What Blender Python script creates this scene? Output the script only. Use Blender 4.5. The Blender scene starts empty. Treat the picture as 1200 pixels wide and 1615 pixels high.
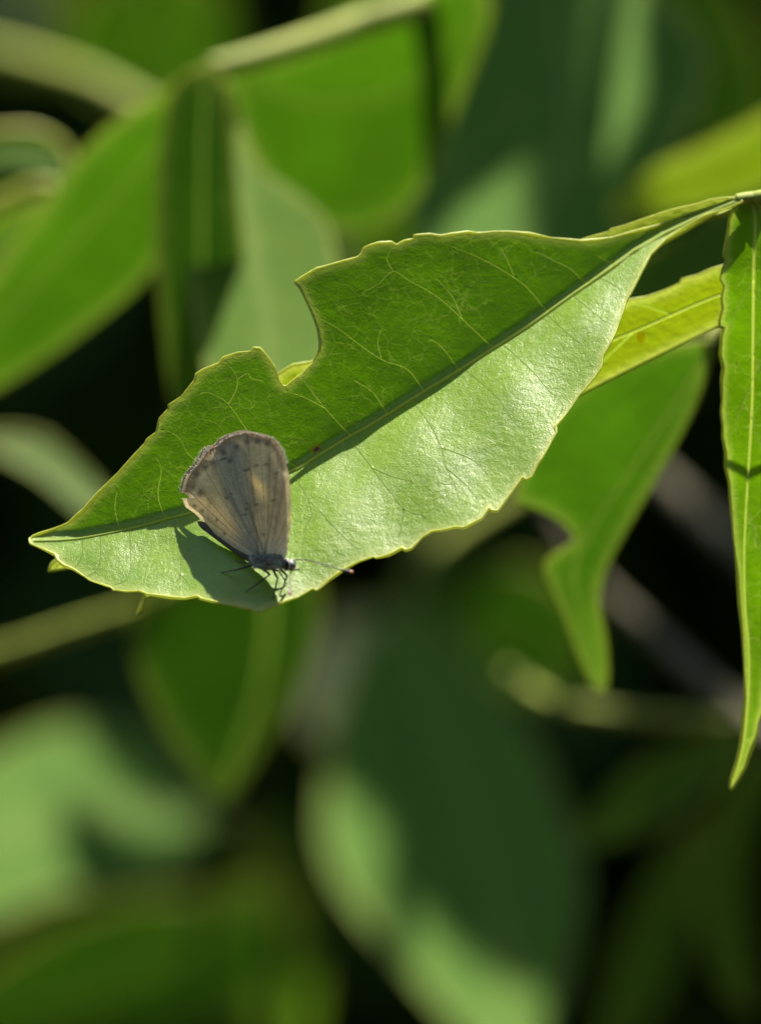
import bpy, math, random
import numpy as np
from mathutils import Vector, Matrix
from mathutils.geometry import delaunay_2d_cdt

random.seed(7)
rng = np.random.default_rng(7)
sc = bpy.context.scene
COL = sc.collection

# ---------------------------------------------------------------- camera
PITCH = math.radians(14)
DIST = 1.2                      # metres from lens to the butterfly
S = 0.064e-3                    # metres per photograph pixel at that distance
TARGET = Vector((0, 0, 1.0))
R_ = Vector((1, 0, 0))
U_ = Vector((0, math.sin(PITCH), math.cos(PITCH)))
B_ = Vector((0, -math.cos(PITCH), math.sin(PITCH)))      # towards the lens
cam_d = bpy.data.cameras.new('camera')
cam = bpy.data.objects.new('camera', cam_d); COL.objects.link(cam)
cam.matrix_world = Matrix.Translation(TARGET + B_ * DIST) @ Matrix((R_, U_, B_)).transposed().to_4x4()
cam_d.sensor_fit = 'VERTICAL'; cam_d.sensor_height = 24.0
cam_d.lens = 24.0 * DIST / (1615 * S)
cam_d.clip_start = 0.02; cam_d.clip_end = 500
cam_d.dof.use_dof = True
cam_d.dof.focus_distance = DIST + 0.011
APERTURE = 0.023
cam_d.dof.aperture_fstop = (cam_d.lens * 1e-3) / APERTURE
sc.camera = cam

# ---------------------------------------------------------------- sky, sun, exposure
SUN = (0.09 * R_ + 0.95 * U_ - 0.25 * B_).normalized()   # direction towards the sun
w = bpy.data.worlds.new('World'); sc.world = w; w.use_nodes = True
nt = w.node_tree; nt.nodes.clear()
sky = nt.nodes.new('ShaderNodeTexSky'); sky.sky_type = 'NISHITA'; sky.sun_disc = False
sky.sun_elevation = math.asin(SUN.z)
sky.sun_rotation = math.atan2(SUN.x, SUN.y)
bg = nt.nodes.new('ShaderNodeBackground'); bg.inputs['Strength'].default_value = 0.075
wo = nt.nodes.new('ShaderNodeOutputWorld')
nt.links.new(sky.outputs[0], bg.inputs[0]); nt.links.new(bg.outputs[0], wo.inputs[0])
sun_d = bpy.data.lights.new('sun', 'SUN'); sun_d.energy = 5.0; sun_d.angle = math.radians(0.53)
sun_d.color = (1.0, 0.93, 0.78)
sun = bpy.data.objects.new('sun', sun_d); COL.objects.link(sun)
sun.rotation_euler = SUN.to_track_quat('Z', 'Y').to_euler()
sun.location = TARGET + SUN * 5
vs = sc.view_settings
vs.view_transform = 'Standard'; vs.look = 'None'; vs.gamma = 1.0; vs.use_curve_mapping = False
vs.exposure = 1.85
sc.cycles.use_denoising = True
sc.cycles.max_bounces = 10; sc.cycles.transmission_bounces = 8; sc.cycles.diffuse_bounces = 5
sc.cycles.sample_clamp_indirect = 8.0

# ---------------------------------------------------------------- helpers
CX, CY = 600.0, 807.5
def P(x, y, z):
    """photograph-plane position (px right, px down) at z metres towards the lens -> world point"""
    k = S * (DIST - z) / DIST
    return TARGET + R_ * ((x - CX) * k) + U_ * (-(y - CY) * k) + B_ * z

def PA(xy, zpx):
    """numpy version; z in px units"""
    xy = np.asarray(xy, float); z = np.asarray(zpx, float) * S
    k = S * (DIST - z) / DIST
    X = (xy[:, 0] - CX) * k; Y = -(xy[:, 1] - CY) * k
    return (np.array(TARGET)[None] + X[:, None] * np.array(R_)[None] + Y[:, None] * np.array(U_)[None]
            + z[:, None] * np.array(B_)[None])

def catmull(pts, n=6, closed=True):
    pts = np.asarray(pts, float); N = len(pts); out = []
    rngi = range(N) if closed else range(N - 1)
    for i in rngi:
        if closed: p0, p1, p2, p3 = pts[i - 1], pts[i], pts[(i + 1) % N], pts[(i + 2) % N]
        else: p0, p1, p2, p3 = pts[max(i - 1, 0)], pts[i], pts[i + 1], pts[min(i + 2, N - 1)]
        for k in range(n):
            t = k / n
            out.append(0.5 * ((2 * p1) + (-p0 + p2) * t + (2 * p0 - 5 * p1 + 4 * p2 - p3) * t * t
                              + (-p0 + 3 * p1 - 3 * p2 + p3) * t ** 3))
    if not closed: out.append(pts[-1])
    return np.array(out)

def resample(pts, step, closed=False):
    pts = np.asarray(pts, float)
    if closed: pts = np.vstack([pts, pts[:1]])
    d = np.r_[0, np.cumsum(np.linalg.norm(np.diff(pts, axis=0), axis=1))]
    n = max(2, int(round(d[-1] / step)))
    t = np.linspace(0, d[-1], n + 1)
    if closed: t = t[:-1]
    return np.stack([np.interp(t, d, pts[:, k]) for k in range(pts.shape[1])], axis=1)

def densify(pts, step):
    """keep every corner of a closed outline and add points between"""
    out = []
    N = len(pts)
    for i in range(N):
        a = np.array(pts[i], float); b = np.array(pts[(i + 1) % N], float)
        n = max(1, int(math.ceil(np.linalg.norm(b - a) / step)))
        for k in range(n): out.append(a + (b - a) * k / n)
    return np.array(out)

def inside(poly, q):
    x, y = q[:, 0], q[:, 1]; c = np.zeros(len(q), bool)
    j = len(poly) - 1
    for i in range(len(poly)):
        xi, yi = poly[i]; xj, yj = poly[j]
        if yi != yj:
            m = ((yi > y) != (yj > y)) & (x < (xj - xi) * (y - yi) / (yj - yi) + xi)
            c ^= m
        j = i
    return c

def dist_poly(q, pts, closed=False):
    """distance from points to a polyline"""
    pts = np.asarray(pts, float)
    if closed: pts = np.vstack([pts, pts[:1]])
    best = np.full(len(q), 1e9)
    for i in range(len(pts) - 1):
        a, b = pts[i], pts[i + 1]; ab = b - a; L = max(ab @ ab, 1e-9)
        t = np.clip(((q - a) @ ab) / L, 0, 1)
        d = np.linalg.norm(q - (a + t[:, None] * ab), axis=1)
        np.minimum(best, d, out=best)
    return best

def triangulate(outline, spacing, extra=(), jitter=0.2):
    poly = np.asarray(outline, float)
    lo, hi = poly.min(0), poly.max(0)
    gx = np.arange(lo[0], hi[0], spacing); gy = np.arange(lo[1], hi[1], spacing * 0.87)
    X, Y = np.meshgrid(gx, gy); X[1::2] += spacing / 2
    g = np.stack([X.ravel(), Y.ravel()], 1)
    g += rng.normal(0, jitter * spacing * 0.5, g.shape)
    g = g[inside(poly, g)]
    g = g[dist_poly(g, poly, True) > spacing * 0.45]
    verts = [Vector(p) for p in poly]; n = len(verts)
    edges = []
    for pl in extra:
        pl = np.asarray(pl, float)
        g = g[dist_poly(g, pl) > spacing * 0.4] if len(g) else g
        base = len(verts); verts += [Vector(p) for p in pl]
        edges += [(base + i, base + i + 1) for i in range(len(pl) - 1)]
    verts += [Vector(p) for p in g]
    v, e, f, *_ = delaunay_2d_cdt(verts, edges, [list(range(n))], 1, 1e-4)
    return np.array([(p.x, p.y) for p in v]), [list(t) for t in f]

def set_props(o, label=None, cat=None, group=None, kind=None):
    if label: o['label'] = label
    if cat: o['category'] = cat
    if group: o['group'] = group
    if kind: o['kind'] = kind
    return o

def empty(name, loc, label, cat, group=None):
    o = bpy.data.objects.new(name, None); COL.objects.link(o)
    o.location = loc; o.empty_display_size = 0.01
    bpy.context.view_layer.update()
    return set_props(o, label, cat, group)

def mesh_obj(name, verts, faces, mat, parent=None, smooth=True, attrs=None, origin=None):
    verts = np.asarray(verts, float)
    org = np.array(parent.matrix_world.translation) if parent is not None else (np.array(origin) if origin is not None else np.zeros(3))
    me = bpy.data.meshes.new(name)
    me.from_pydata((verts - org).tolist(), [], faces)
    me.update()
    if smooth: me.polygons.foreach_set('use_smooth', [True] * len(me.polygons))
    if attrs:
        for k, a in attrs.items():
            a = np.asarray(a, float)
            if a.ndim == 1:
                at = me.attributes.new(k, 'FLOAT', 'POINT'); at.data.foreach_set('value', a.astype(np.float32))
            else:
                at = me.attributes.new(k, 'FLOAT_COLOR', 'POINT')
                at.data.foreach_set('color', np.c_[a, np.ones(len(a))].astype(np.float32).ravel())
    if mat: me.materials.append(mat)
    o = bpy.data.objects.new(name, me); COL.objects.link(o)
    if parent is not None: o.parent = parent          # parents here carry no rotation and sit at their thing's origin
    else: o.location = org
    return o

def tube_geo(pts, rad, sides=6, closed=False):
    """swept tube: verts, faces. pts world (N,3), rad scalar or list (metres)"""
    pts = np.asarray(pts, float); N = len(pts)
    rad = np.full(N, rad) if np.isscalar(rad) else np.asarray(rad, float)
    T = np.gradient(pts, axis=0)
    if closed: T = np.roll(pts, -1, 0) - np.roll(pts, 1, 0)
    T /= np.maximum(np.linalg.norm(T, axis=1, keepdims=True), 1e-12)
    ref = np.array(B_) ; 
    n = np.cross(T, ref); bad = np.linalg.norm(n, axis=1) < 0.05
    n[bad] = np.cross(T[bad], np.array(U_))
    n /= np.linalg.norm(n, axis=1, keepdims=True)
    b = np.cross(T, n)
    a = np.arange(sides) * 2 * math.pi / sides
    V = pts[:, None, :] + rad[:, None, None] * (np.cos(a)[None, :, None] * n[:, None, :] + np.sin(a)[None, :, None] * b[:, None, :])
    V = V.reshape(-1, 3); F = []
    for i in range(N if closed else N - 1):
        j = (i + 1) % N
        for k in range(sides):
            k2 = (k + 1) % sides
            F.append([i * sides + k, i * sides + k2, j * sides + k2, j * sides + k])
    if not closed:
        F.append(list(range(sides))[::-1]); F.append([(N - 1) * sides + k for k in range(sides)])
    return V, F

def tube(name, pts, rad, mat, parent=None, sides=6, closed=False, attrs=None, origin=None):
    V, F = tube_geo(pts, rad, sides, closed)
    at = None
    if attrs: at = {k: np.repeat(np.asarray(v), sides, axis=0) for k, v in attrs.items()}
    return mesh_obj(name, V, F, mat, parent, True, at, origin)

# ---------------------------------------------------------------- materials
def lin(r, g, b):
    f = lambda c: ((c / 255) / 12.92 if c / 255 <= 0.04045 else (((c / 255) + 0.055) / 1.055) ** 2.4)
    return (f(r), f(g), f(b), 1)

class NT:
    def __init__(s, name):
        s.m = bpy.data.materials.new(name); s.m.use_nodes = True; s.t = s.m.node_tree; s.t.nodes.clear()
        s.out = s.t.nodes.new('ShaderNodeOutputMaterial')
    def n(s, typ, ins=None, **kw):
        nd = s.t.nodes.new('ShaderNode' + typ)
        for k, v in kw.items(): setattr(nd, k, v)
        for k, v in (ins or {}).items():
            if hasattr(v, 'links') or hasattr(v, 'is_output'): s.t.links.new(v, nd.inputs[k])
            else: nd.inputs[k].default_value = v
        return nd
    def link(s, a, b): s.t.links.new(a, b)
    def mix(s, fac, a, b, blend='MIX'):
        nd = s.n('Mix', data_type='RGBA', blend_type=blend)
        for i, v in ((0, fac), (6, a), (7, b)):
            if hasattr(v, 'is_output'): s.link(v, nd.inputs[i])
            else: nd.inputs[i].default_value = v
        return nd.outputs[2]
    def noise(s, co, scale, detail=3, rough=0.55):
        return s.n('TexNoise', {'Vector': co, 'Scale': scale, 'Detail': detail, 'Roughness': rough}).outputs['Fac']
    def ramp(s, f, a, b):
        return s.n('MapRange', {'Value': f, 'From Min': a, 'From Max': b}).outputs[0]
    def math(s, op, a, b=0.0):
        nd = s.n('Math', operation=op)
        for i, v in enumerate((a, b)):
            if hasattr(v, 'is_output'): s.link(v, nd.inputs[i])
            else: nd.inputs[i].default_value = v
        return nd.outputs[0]

def leaf_material(name, c_dark, c_light, c_trans, rough=0.42, spec=0.5, trans=0.42, fine=True, vein_col=(0.16, 0.25, 0.04, 1),
                  edge_col=(0.30, 0.36, 0.08, 1), freq=1.0, back_col=None):
    t = NT(name)
    co = t.n('TexCoord').outputs['Object']
    big = t.noise(co, 160 * freq, 3); mid = t.noise(co, 900 * freq, 4, 0.6)
    f = t.math('ADD', t.math('MULTIPLY', big, 0.6), t.math('MULTIPLY', mid, 0.4))
    col = t.mix(t.ramp(f, 0.36, 0.64), c_dark, c_light)
    tr = t.mix(t.ramp(f, 0.36, 0.64), tuple(c * 0.8 for c in c_trans[:3]) + (1,), c_trans)
    vein = t.n('Attribute', attribute_name='vein').outputs['Fac']
    edge = t.n('Attribute', attribute_name='edge').outputs['Fac']
    col = t.mix(t.math('MULTIPLY', vein, 0.55), col, vein_col)
    col = t.mix(t.math('MULTIPLY', edge, 0.8), col, edge_col)
    tr = t.mix(t.math('MULTIPLY', edge, 0.7), tr, (0.55, 0.62, 0.10, 1))
    if fine:      # net of the finest veins
        warp = t.n('VectorMath', {0: co, 1: t.n('TexNoise', {'Vector': co, 'Scale': 500.0, 'Detail': 2}).outputs['Color']}, operation='MULTIPLY_ADD')
        warp.inputs[1].default_value = (0.0, 0.0, 0.0)
        dist = t.n('VectorMath', {0: t.n('TexNoise', {'Vector': co, 'Scale': 700.0, 'Detail': 2}).outputs['Color']}, operation='SCALE'); dist.inputs['Scale'].default_value = 0.0012
        cw = t.n('VectorMath', {0: co, 1: dist.outputs[0]}, operation='ADD').outputs[0]
        vor = t.n('TexVoronoi', {'Vector': cw, 'Scale': 620.0}, feature='DISTANCE_TO_EDGE').outputs['Distance']
        net = t.ramp(vor, 0.05, 0.0)
        gate = t.ramp(t.noise(co, 260, 2), 0.40, 0.60)
        net = t.math('MULTIPLY', net, gate)
        col = t.mix(t.math('MULTIPLY', net, 0.35), col, vein_col)
        tr = t.mix(t.math('MULTIPLY', net, 0.35), tr, (0.50, 0.60, 0.10, 1))
        cell = t.n('TexVoronoi', {'Vector': cw, 'Scale': 5200.0}).outputs['Distance']
        grain = t.noise(co, 11000, 2, 0.7)
        h = t.math('ADD', t.math('MULTIPLY', cell, 0.6), grain)
        h = t.math('ADD', h, t.math('MULTIPLY', net, -0.3))
        b1 = t.n('Bump', {'Height': h, 'Strength': 0.5, 'Distance': 0.00006}).outputs[0]
        b2 = t.n('Bump', {'Height': mid, 'Strength': 0.5, 'Distance': 0.0002, 'Normal': b1}).outputs[0]
        rgh = t.n('MapRange', {'Value': grain, 'From Min': 0.3, 'From Max': 0.7, 'To Min': rough - 0.15, 'To Max': rough + 0.12}).outputs[0]
        rgh = t.math('ADD', rgh, t.math('MULTIPLY', t.ramp(t.noise(co, 70, 2), 0.45, 0.70), 0.16))
    else:
        b2 = t.n('Bump', {'Height': mid, 'Strength': 0.4, 'Distance': 0.0006}).outputs[0]
        rgh = rough
    p = t.n('BsdfPrincipled', {'Base Color': col, 'Roughness': rgh, 'Normal': b2, 'Specular IOR Level': spec})
    tb = t.n('BsdfTranslucent', {'Color': tr, 'Normal': b2})
    mx = t.n('MixShader', {0: trans, 1: p.outputs[0], 2: tb.outputs[0]})
    t.link(mx.outputs[0], t.out.inputs[0])
    return t.m

def simple(name, col, rough=0.5, spec=0.4, trans=0.0, tcol=None, var=0.25, scale=600, bump=0.0002):
    t = NT(name)
    co = t.n('TexCoord').outputs['Object']
    nz = t.noise(co, scale, 4)
    c = t.mix(t.ramp(nz, 0.3, 0.7), tuple(x * (1 - var) for x in col[:3]) + (1,), tuple(min(1, x * (1 + var)) for x in col[:3]) + (1,))
    b = t.n('Bump', {'Height': nz, 'Strength': 0.5, 'Distance': bump}).outputs[0]
    p = t.n('BsdfPrincipled', {'Base Color': c, 'Roughness': rough, 'Specular IOR Level': spec, 'Normal': b}).outputs[0]
    if trans:
        tb = t.n('BsdfTranslucent', {'Color': tcol or col, 'Normal': b}).outputs[0]
        p = t.n('MixShader', {0: trans, 1: p, 2: tb}).outputs[0]
    t.link(p, t.out.inputs[0])
    return t.m

M = {}
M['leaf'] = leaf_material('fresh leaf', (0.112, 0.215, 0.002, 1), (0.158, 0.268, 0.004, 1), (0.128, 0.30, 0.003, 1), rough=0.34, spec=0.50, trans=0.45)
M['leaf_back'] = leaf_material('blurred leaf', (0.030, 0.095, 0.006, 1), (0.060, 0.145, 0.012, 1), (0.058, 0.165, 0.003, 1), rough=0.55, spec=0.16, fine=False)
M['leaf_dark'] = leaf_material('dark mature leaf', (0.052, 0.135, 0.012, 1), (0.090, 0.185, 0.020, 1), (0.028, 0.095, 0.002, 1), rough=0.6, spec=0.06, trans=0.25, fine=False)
M['leaf_yellow'] = leaf_material('young yellowish leaf', (0.07, 0.13, 0.008, 1), (0.10, 0.16, 0.010, 1), (0.15, 0.24, 0.003, 1), rough=0.5, fine=False)
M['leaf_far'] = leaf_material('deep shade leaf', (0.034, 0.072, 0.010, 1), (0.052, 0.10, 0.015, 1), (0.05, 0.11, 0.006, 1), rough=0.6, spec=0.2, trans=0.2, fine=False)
M['leaf_lit'] = leaf_material('soft pale leaf', (0.060, 0.135, 0.008, 1), (0.095, 0.18, 0.014, 1), (0.12, 0.22, 0.003, 1), rough=0.6, spec=0.06, fine=False)
M['leaf_hang'] = leaf_material('hanging leaf', (0.09, 0.20, 0.002, 1), (0.13, 0.245, 0.004, 1), (0.15, 0.34, 0.002, 1), rough=0.36, spec=0.35, trans=0.45)
M['leaf_under'] = leaf_material('backlit young leaf', (0.08, 0.14, 0.006, 1), (0.11, 0.17, 0.008, 1), (0.25, 0.34, 0.003, 1), rough=0.5, fine=False)
M['leaf_pale'] = leaf_material('pale leaf underside', (0.13, 0.16, 0.08, 1), (0.18, 0.21, 0.11, 1), (0.22, 0.30, 0.08, 1), rough=0.6, fine=False)
M['rim'] = simple('leaf margin', (0.36, 0.40, 0.08, 1), 0.38, 0.5, 0.45, (0.65, 0.70, 0.14, 1), 0.25, 2500, 0.00006)
M['vein'] = simple('leaf vein', (0.24, 0.32, 0.07, 1), 0.5, 0.25, 0.5, (0.50, 0.62, 0.08, 1), 0.2, 2500, 0.00004)
M['vein_dim'] = simple('vein of a shaded leaf', (0.12, 0.19, 0.03, 1), 0.5, 0.25, 0.45, (0.18, 0.28, 0.03, 1), 0.2, 2500, 0.00004)
M['vein_fine'] = simple('fine leaf vein', (0.085, 0.17, 0.012, 1), 0.6, 0.12, 0.5, (0.45, 0.62, 0.06, 1), 0.25, 2500, 0.00004)
M['twig_green'] = simple('green twig bark', (0.18, 0.215, 0.035, 1), 0.6, 0.15, 0.0, None, 0.25, 500)
M['twig_brown'] = simple('brown twig bark', (0.060, 0.054, 0.030, 1), 0.8, 0.2, 0.0, None, 0.35, 500, 0.0005)
M['blemish'] = simple('brown blemish', (0.06, 0.02, 0.008, 1), 0.6, 0.4, 0, None, 0.4, 6000, 0.0001)
M['blemish_halo'] = simple('yellow blemish', (0.75, 0.50, 0.03, 1), 0.6, 0.3, 0.75, (1.0, 0.75, 0.03, 1), 0.2, 3000)

# ---------------------------------------------------------------- ground and far foliage
def make_ground():
    n = 60; ext = 60.0
    g = np.linspace(-1, 1, n); g = np.sign(g) * np.abs(g) ** 3 * ext
    X, Y = np.meshgrid(g, g)
    Z = 0.03 * np.sin(X * 1.7) * np.cos(Y * 1.3) - 0.03
    V = np.stack([X.ravel(), Y.ravel(), Z.ravel()], 1)
    F = [[i * n + j, i * n + j + 1, (i + 1) * n + j + 1, (i + 1) * n + j] for i in range(n - 1) for j in range(n - 1)]
    m = simple('leaf litter soil', (0.05, 0.04, 0.025, 1), 0.95, 0.1, 0, None, 0.6, 30, 0.01)
    set_props(mesh_obj('ground', V, F, m), kind='structure')
make_ground()

def leaf_cloud(name, pos, size, mat, label, cat, up=0.5, seed=1):
    """one mesh of many small folded leaves"""
    r = np.random.default_rng(seed); n = len(pos)
    # a six-vertex leaf folded on its midrib
    base = np.array([(0, 0, 0), (0.22, 0.35, 0.07), (0.2, 0.65, 0.06), (0, 1, -0.08), (-0.2, 0.65, 0.06), (-0.22, 0.35, 0.07), (0, 0.35, 0), (0, 0.65, -0.01)])
    tri = [[0, 1, 6], [1, 2, 7, 6], [2, 3, 7], [0, 6, 5], [5, 6, 7, 4], [4, 7, 3]]
    d = r.normal(0, 1, (n, 3)); d[:, 2] -= 0.5; d /= np.linalg.norm(d, axis=1, keepdims=True)
    nn = r.normal(0, 0.7, (n, 3)); nn[:, 2] += up; nn -= d * (nn * d).sum(1, keepdims=True); nn /= np.linalg.norm(nn, axis=1, keepdims=True)
    x = np.cross(d, nn)
    sz = size * r.uniform(0.6, 1.25, n)
    V = pos[:, None, :] + sz[:, None, None] * (base[None, :, 0:1] * x[:, None, :] + base[None, :, 1:2] * d[:, None, :] + base[None, :, 2:3] * nn[:, None, :])
    V = V.reshape(-1, 3)
    F = [[i * 8 + k for k in t] for i in range(n) for t in tri]
    o = mesh_obj(name, V, F, mat, None, True)
    return set_props(o, label, cat, kind='stuff')

r0 = np.random.default_rng(3)
n = 30000
hx = r0.uniform(-1.3, 1.3, n); hz = r0.uniform(0.0, 1.36, n); hy = r0.uniform(1.0, 1.7, n) + 0.08 * np.sin(hx * 6) - 0.1 * (hz - 0.9)
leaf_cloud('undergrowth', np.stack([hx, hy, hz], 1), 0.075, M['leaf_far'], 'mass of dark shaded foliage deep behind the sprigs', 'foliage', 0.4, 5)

n = 1100
hx = r0.uniform(0.13, 0.75, n) * np.where(np.arange(n) % 2, 1, -1); hy = r0.uniform(0.12, 0.75, n); hz = r0.uniform(0.55, 1.12, n)
hx = hx + np.sign(hx) * 0.05 * hy
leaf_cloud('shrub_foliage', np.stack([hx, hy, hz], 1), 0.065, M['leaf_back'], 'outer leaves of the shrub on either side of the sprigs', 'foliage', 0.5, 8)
n = 16000  # added leaf wall behind the camera, out of view, to reduce sky fill
hx = r0.uniform(-8, 8, n); hz = r0.uniform(0.0, 7.0, n); hy = -r0.uniform(2.6, 3.6, n)
leaf_cloud('added_sky_screen', np.stack([hx, hy, hz], 1), 0.40, M['leaf_far'], 'added unseen wall of leaves behind the camera that cuts the sky light', 'added_sky_screen', 0.4, 6)

# ---------------------------------------------------------------- leaves
def near(q, pts, wid):
    """distance to a polyline and its half width at the nearest place"""
    pts = np.asarray(pts, float)
    best = np.full(len(q), 1e9); bw = np.zeros(len(q))
    lo = pts.min(0) - 30; hi = pts.max(0) + 30
    sel = np.where(((q >= lo) & (q <= hi)).all(axis=1))[0]
    if not len(sel): return best, bw
    qq = q[sel]; b = np.full(len(qq), 1e9); w_ = np.zeros(len(qq))
    for i in range(len(pts) - 1):
        a, c = pts[i], pts[i + 1]; ab = c - a; L = max(ab @ ab, 1e-9)
        t = np.clip(((qq - a) @ ab) / L, 0, 1)
        d = np.linalg.norm(qq - (a + t[:, None] * ab), axis=1)
        m = d < b; b[m] = d[m]; w_[m] = (wid[i] + (wid[i + 1] - wid[i]) * t)[m]
    best[sel] = b; bw[sel] = w_
    return best, bw

def make_leaf(thing, outline, mid, zf, spacing, mat, smooth_outline=True, rim=2.0, mid_r=(2.5, 1.0), veins=(), vein_r=1.0,
              label=None, rim_mat='rim', vein_mat='vein', vfine='vein_fine', edge_w=9.0, vein_w=5.0, edge_gain=1.0, pucker=0.0, name='leaf'):
    """one leaf: blade, and as sub-parts its margin, midrib and side veins (raised strips of the same sheet). zf(q)->height in px"""
    ol = resample(catmull(outline, 6), spacing * 0.8, True) if smooth_outline else densify(outline, spacing * 0.9)
    lines = [('midrib', resample(catmull(mid, 8, False), spacing, False), mid_r, vein_mat)]
    for v in veins:
        lines.append(('side_vein', resample(catmull(v, 5, False), max(spacing * 0.8, 3.0)), (vein_r, vein_r * 0.5), vfine))
    strips = []; extra = []
    for nm, p, (w0, w1), m in lines:
        p = p[inside(ol, p) & (dist_poly(p, ol, True) > max(w0, 1.0) + 0.3)]
        if len(p) < 3: continue
        wd = np.linspace(w0, w1, len(p))
        T = np.gradient(p, axis=0); T /= np.maximum(np.linalg.norm(T, axis=1, keepdims=True), 1e-9)
        nn = np.stack([-T[:, 1], T[:, 0]], 1)
        strips.append((nm, p, wd, m)); extra += [p, p + nn * wd[:, None], p - nn * wd[:, None]]
    q, F = triangulate(ol, spacing, extra)
    side = [x for x in strips if x[0] == 'side_vein']
    def zz(p):
        p = np.asarray(p, float); z = zf(p)
        ds = np.full(len(p), 1e9)
        for nm, c, wd, m in strips:
            d, w_ = near(p, c, wd)
            ok = d < w_ * 0.98
            z = z + np.where(ok, (1.3 if nm == 'midrib' else 0.7) * w_ * (1 - d / np.maximum(w_, 1e-6)), 0)
            if nm == 'side_vein': ds = np.minimum(ds, d)
        if pucker and side: z = z + pucker * (1 - np.exp(-(ds / 16.0) ** 2))
        return z
    cen = q[np.array([[t[0], t[1], t[2]] for t in F])].mean(axis=1)
    grp = np.full(len(F), -1)
    for k, (nm, c, wd, m) in enumerate(strips):
        d, w_ = near(cen, c, wd)
        grp[(d < w_) & (grp < 0)] = k
    dv = np.full(len(q), 1e9); ds = np.full(len(q), 1e9)
    for nm, c, wd, m in strips:
        d, _ = near(q, c, wd)
        if nm == 'midrib': dv = d
        else: ds = np.minimum(ds, d)
    de = dist_poly(q, ol, True)
    vein = np.maximum(np.exp(-(dv / (vein_w * 1.4)) ** 2), 0.6 * np.exp(-(ds / vein_w) ** 2))
    edge = edge_gain * np.exp(-(de / edge_w) ** 2)
    W = PA(q, zz(q))
    def pick(k):
        fs = [F[i] for i in np.where(grp == k)[0]]
        if not fs: return None
        ids = sorted({i for f in fs for i in f}); mp = {a: b for b, a in enumerate(ids)}
        return W[ids], [[mp[i] for i in f] for f in fs], ids
    V, Fb, ids = pick(-1)
    blade = mesh_obj(name, V, Fb, mat, thing, True, {'vein': vein[ids], 'edge': edge[ids]})
    if label: blade['label'] = label
    org = np.array(thing.matrix_world.translation)
    for k, (nm, c, wd, m) in enumerate(strips):
        g = pick(k)
        if g is None: continue
        me = bpy.data.meshes.new(nm); me.from_pydata((g[0] - org).tolist(), [], g[1]); me.update(); me.materials.append(M[m])
        me.polygons.foreach_set('use_smooth', [True] * len(me.polygons))
        o = bpy.data.objects.new(nm, me); COL.objects.link(o); o.parent = blade
    if rim:
        nk = len(np.arange(0, len(ol) + 8, 8))
        rr = rim * S * (1 + 0.5 * np.interp(np.arange(len(ol)), np.arange(0, len(ol) + 8, 8), rng.uniform(-1, 1, nk)))
        tube_child('margin', PA(ol, zz(ol) + 0.85 * rr / S), rr, M[rim_mat], blade, 6, True)
    return blade, zz

def tube_child(name, W, rad, m, blade, sides, closed):
    thing = blade.parent
    V, F = tube_geo(W, rad, sides, closed)
    org = np.array(thing.matrix_world.translation)
    me = bpy.data.meshes.new(name); me.from_pydata((V - org).tolist(), [], F); me.update()
    me.polygons.foreach_set('use_smooth', [True] * len(me.polygons)); me.materials.append(m)
    o = bpy.data.objects.new(name, me); COL.objects.link(o); o.parent = blade
    return o

def plane_z(z_m, x0, y0, kx, ky, mid=None, fold=0.0, wav=0.0, ph=0.0, curl=0.0):
    """height function in px: tilted plane, folded along its midrib"""
    md = resample(catmull(mid, 6, False), 8) if mid is not None else None
    def f(q):
        z = z_m / S + kx * (q[:, 0] - x0) - ky * (q[:, 1] - y0)
        if md is not None and (fold or curl):
            d = dist_poly(q, md)
            z = z + fold * (np.sqrt(d * d + 64) - 8) + curl * (d / 100.0) ** 2 * 100
        if wav:
            z = z + wav * (np.sin(q[:, 0] / 47.0 + ph) * np.cos(q[:, 1] / 61.0 + ph * 2))
        return z
    return f

# ---- the sprig in focus
OUT = [(1166,313),(1150,316),(1100,332),(1037,356),(1000,365),(962,375),(940,378),(917,380),(890,377),(867,375),(830,368),(800,365),(780,365),(752,368),(737,366),(713,369),
 (695,372),(677,369),(653,371),(652,377),(637,380),(625,387),(617,382),(597,383),(580,388),(573,392),(568,402),(563,406),(530,415),(505,422),(500,423),(477,437),(465,445),
 (473,453),(483,473),(495,500),(502,520),(505,540),(504,552),(493,572),(473,592),(452,609),(446,609),(440,600),(433,579),(421,562),(410,549),(400,548),(397,554),(375,556),(352,564),(346,573),
 (321,583),(310,590),(308,600),(287,625),(266,639),(267,644),(252,660),(250,667),(247,682),(232,693),(229,700),(208,723),(183,750),(154,779),(133,804),(125,810),(108,825),
 (83,835),(54,845),(47,850),(48,857),(71,867),(88,875),(92,884),(102,892),(117,898),(135,910),(142,915),(175,926),(179,930),(200,933),(221,932),(233,937),(267,942),(292,944),(312,940),(317,944),(333,948),(362,954),
 (398,961),(406,966),(433,956),(450,948),(469,942),(493,928),(500,931),(520,914),(544,897),(567,885),(589,878),(594,880),(614,875),(634,864),(640,868),(649,865),(665,848),(681,838),
 (704,835),(718,831),(732,832),(759,818),(771,800),(775,805),(784,806),(806,777),(824,752),(830,756),(839,751),(847,733),(858,716),(870,695),(877,682),(876,672),(889,657),(902,640),
 (913,623),(923,613),(938,594),(948,579),(950,562),(963,539),(970,524),(976,507),(982,490),(986,476),(995,460),(1010,430),(1025,402),(1050,377),(1075,360),(1112,340),(1150,327),(1170,318)]
MID = [(1166,316),(1110,338),(1050,367),(1000,395),(960,425),(900,466),(828,517),(777,550),(723,585),(670,617),(590,667),(553,688),(500,720),(470,738),(400,770),(350,792),(307,807),(261,819),(222,830),(170,841),(126,849),(92,852),(50,853)]
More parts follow.
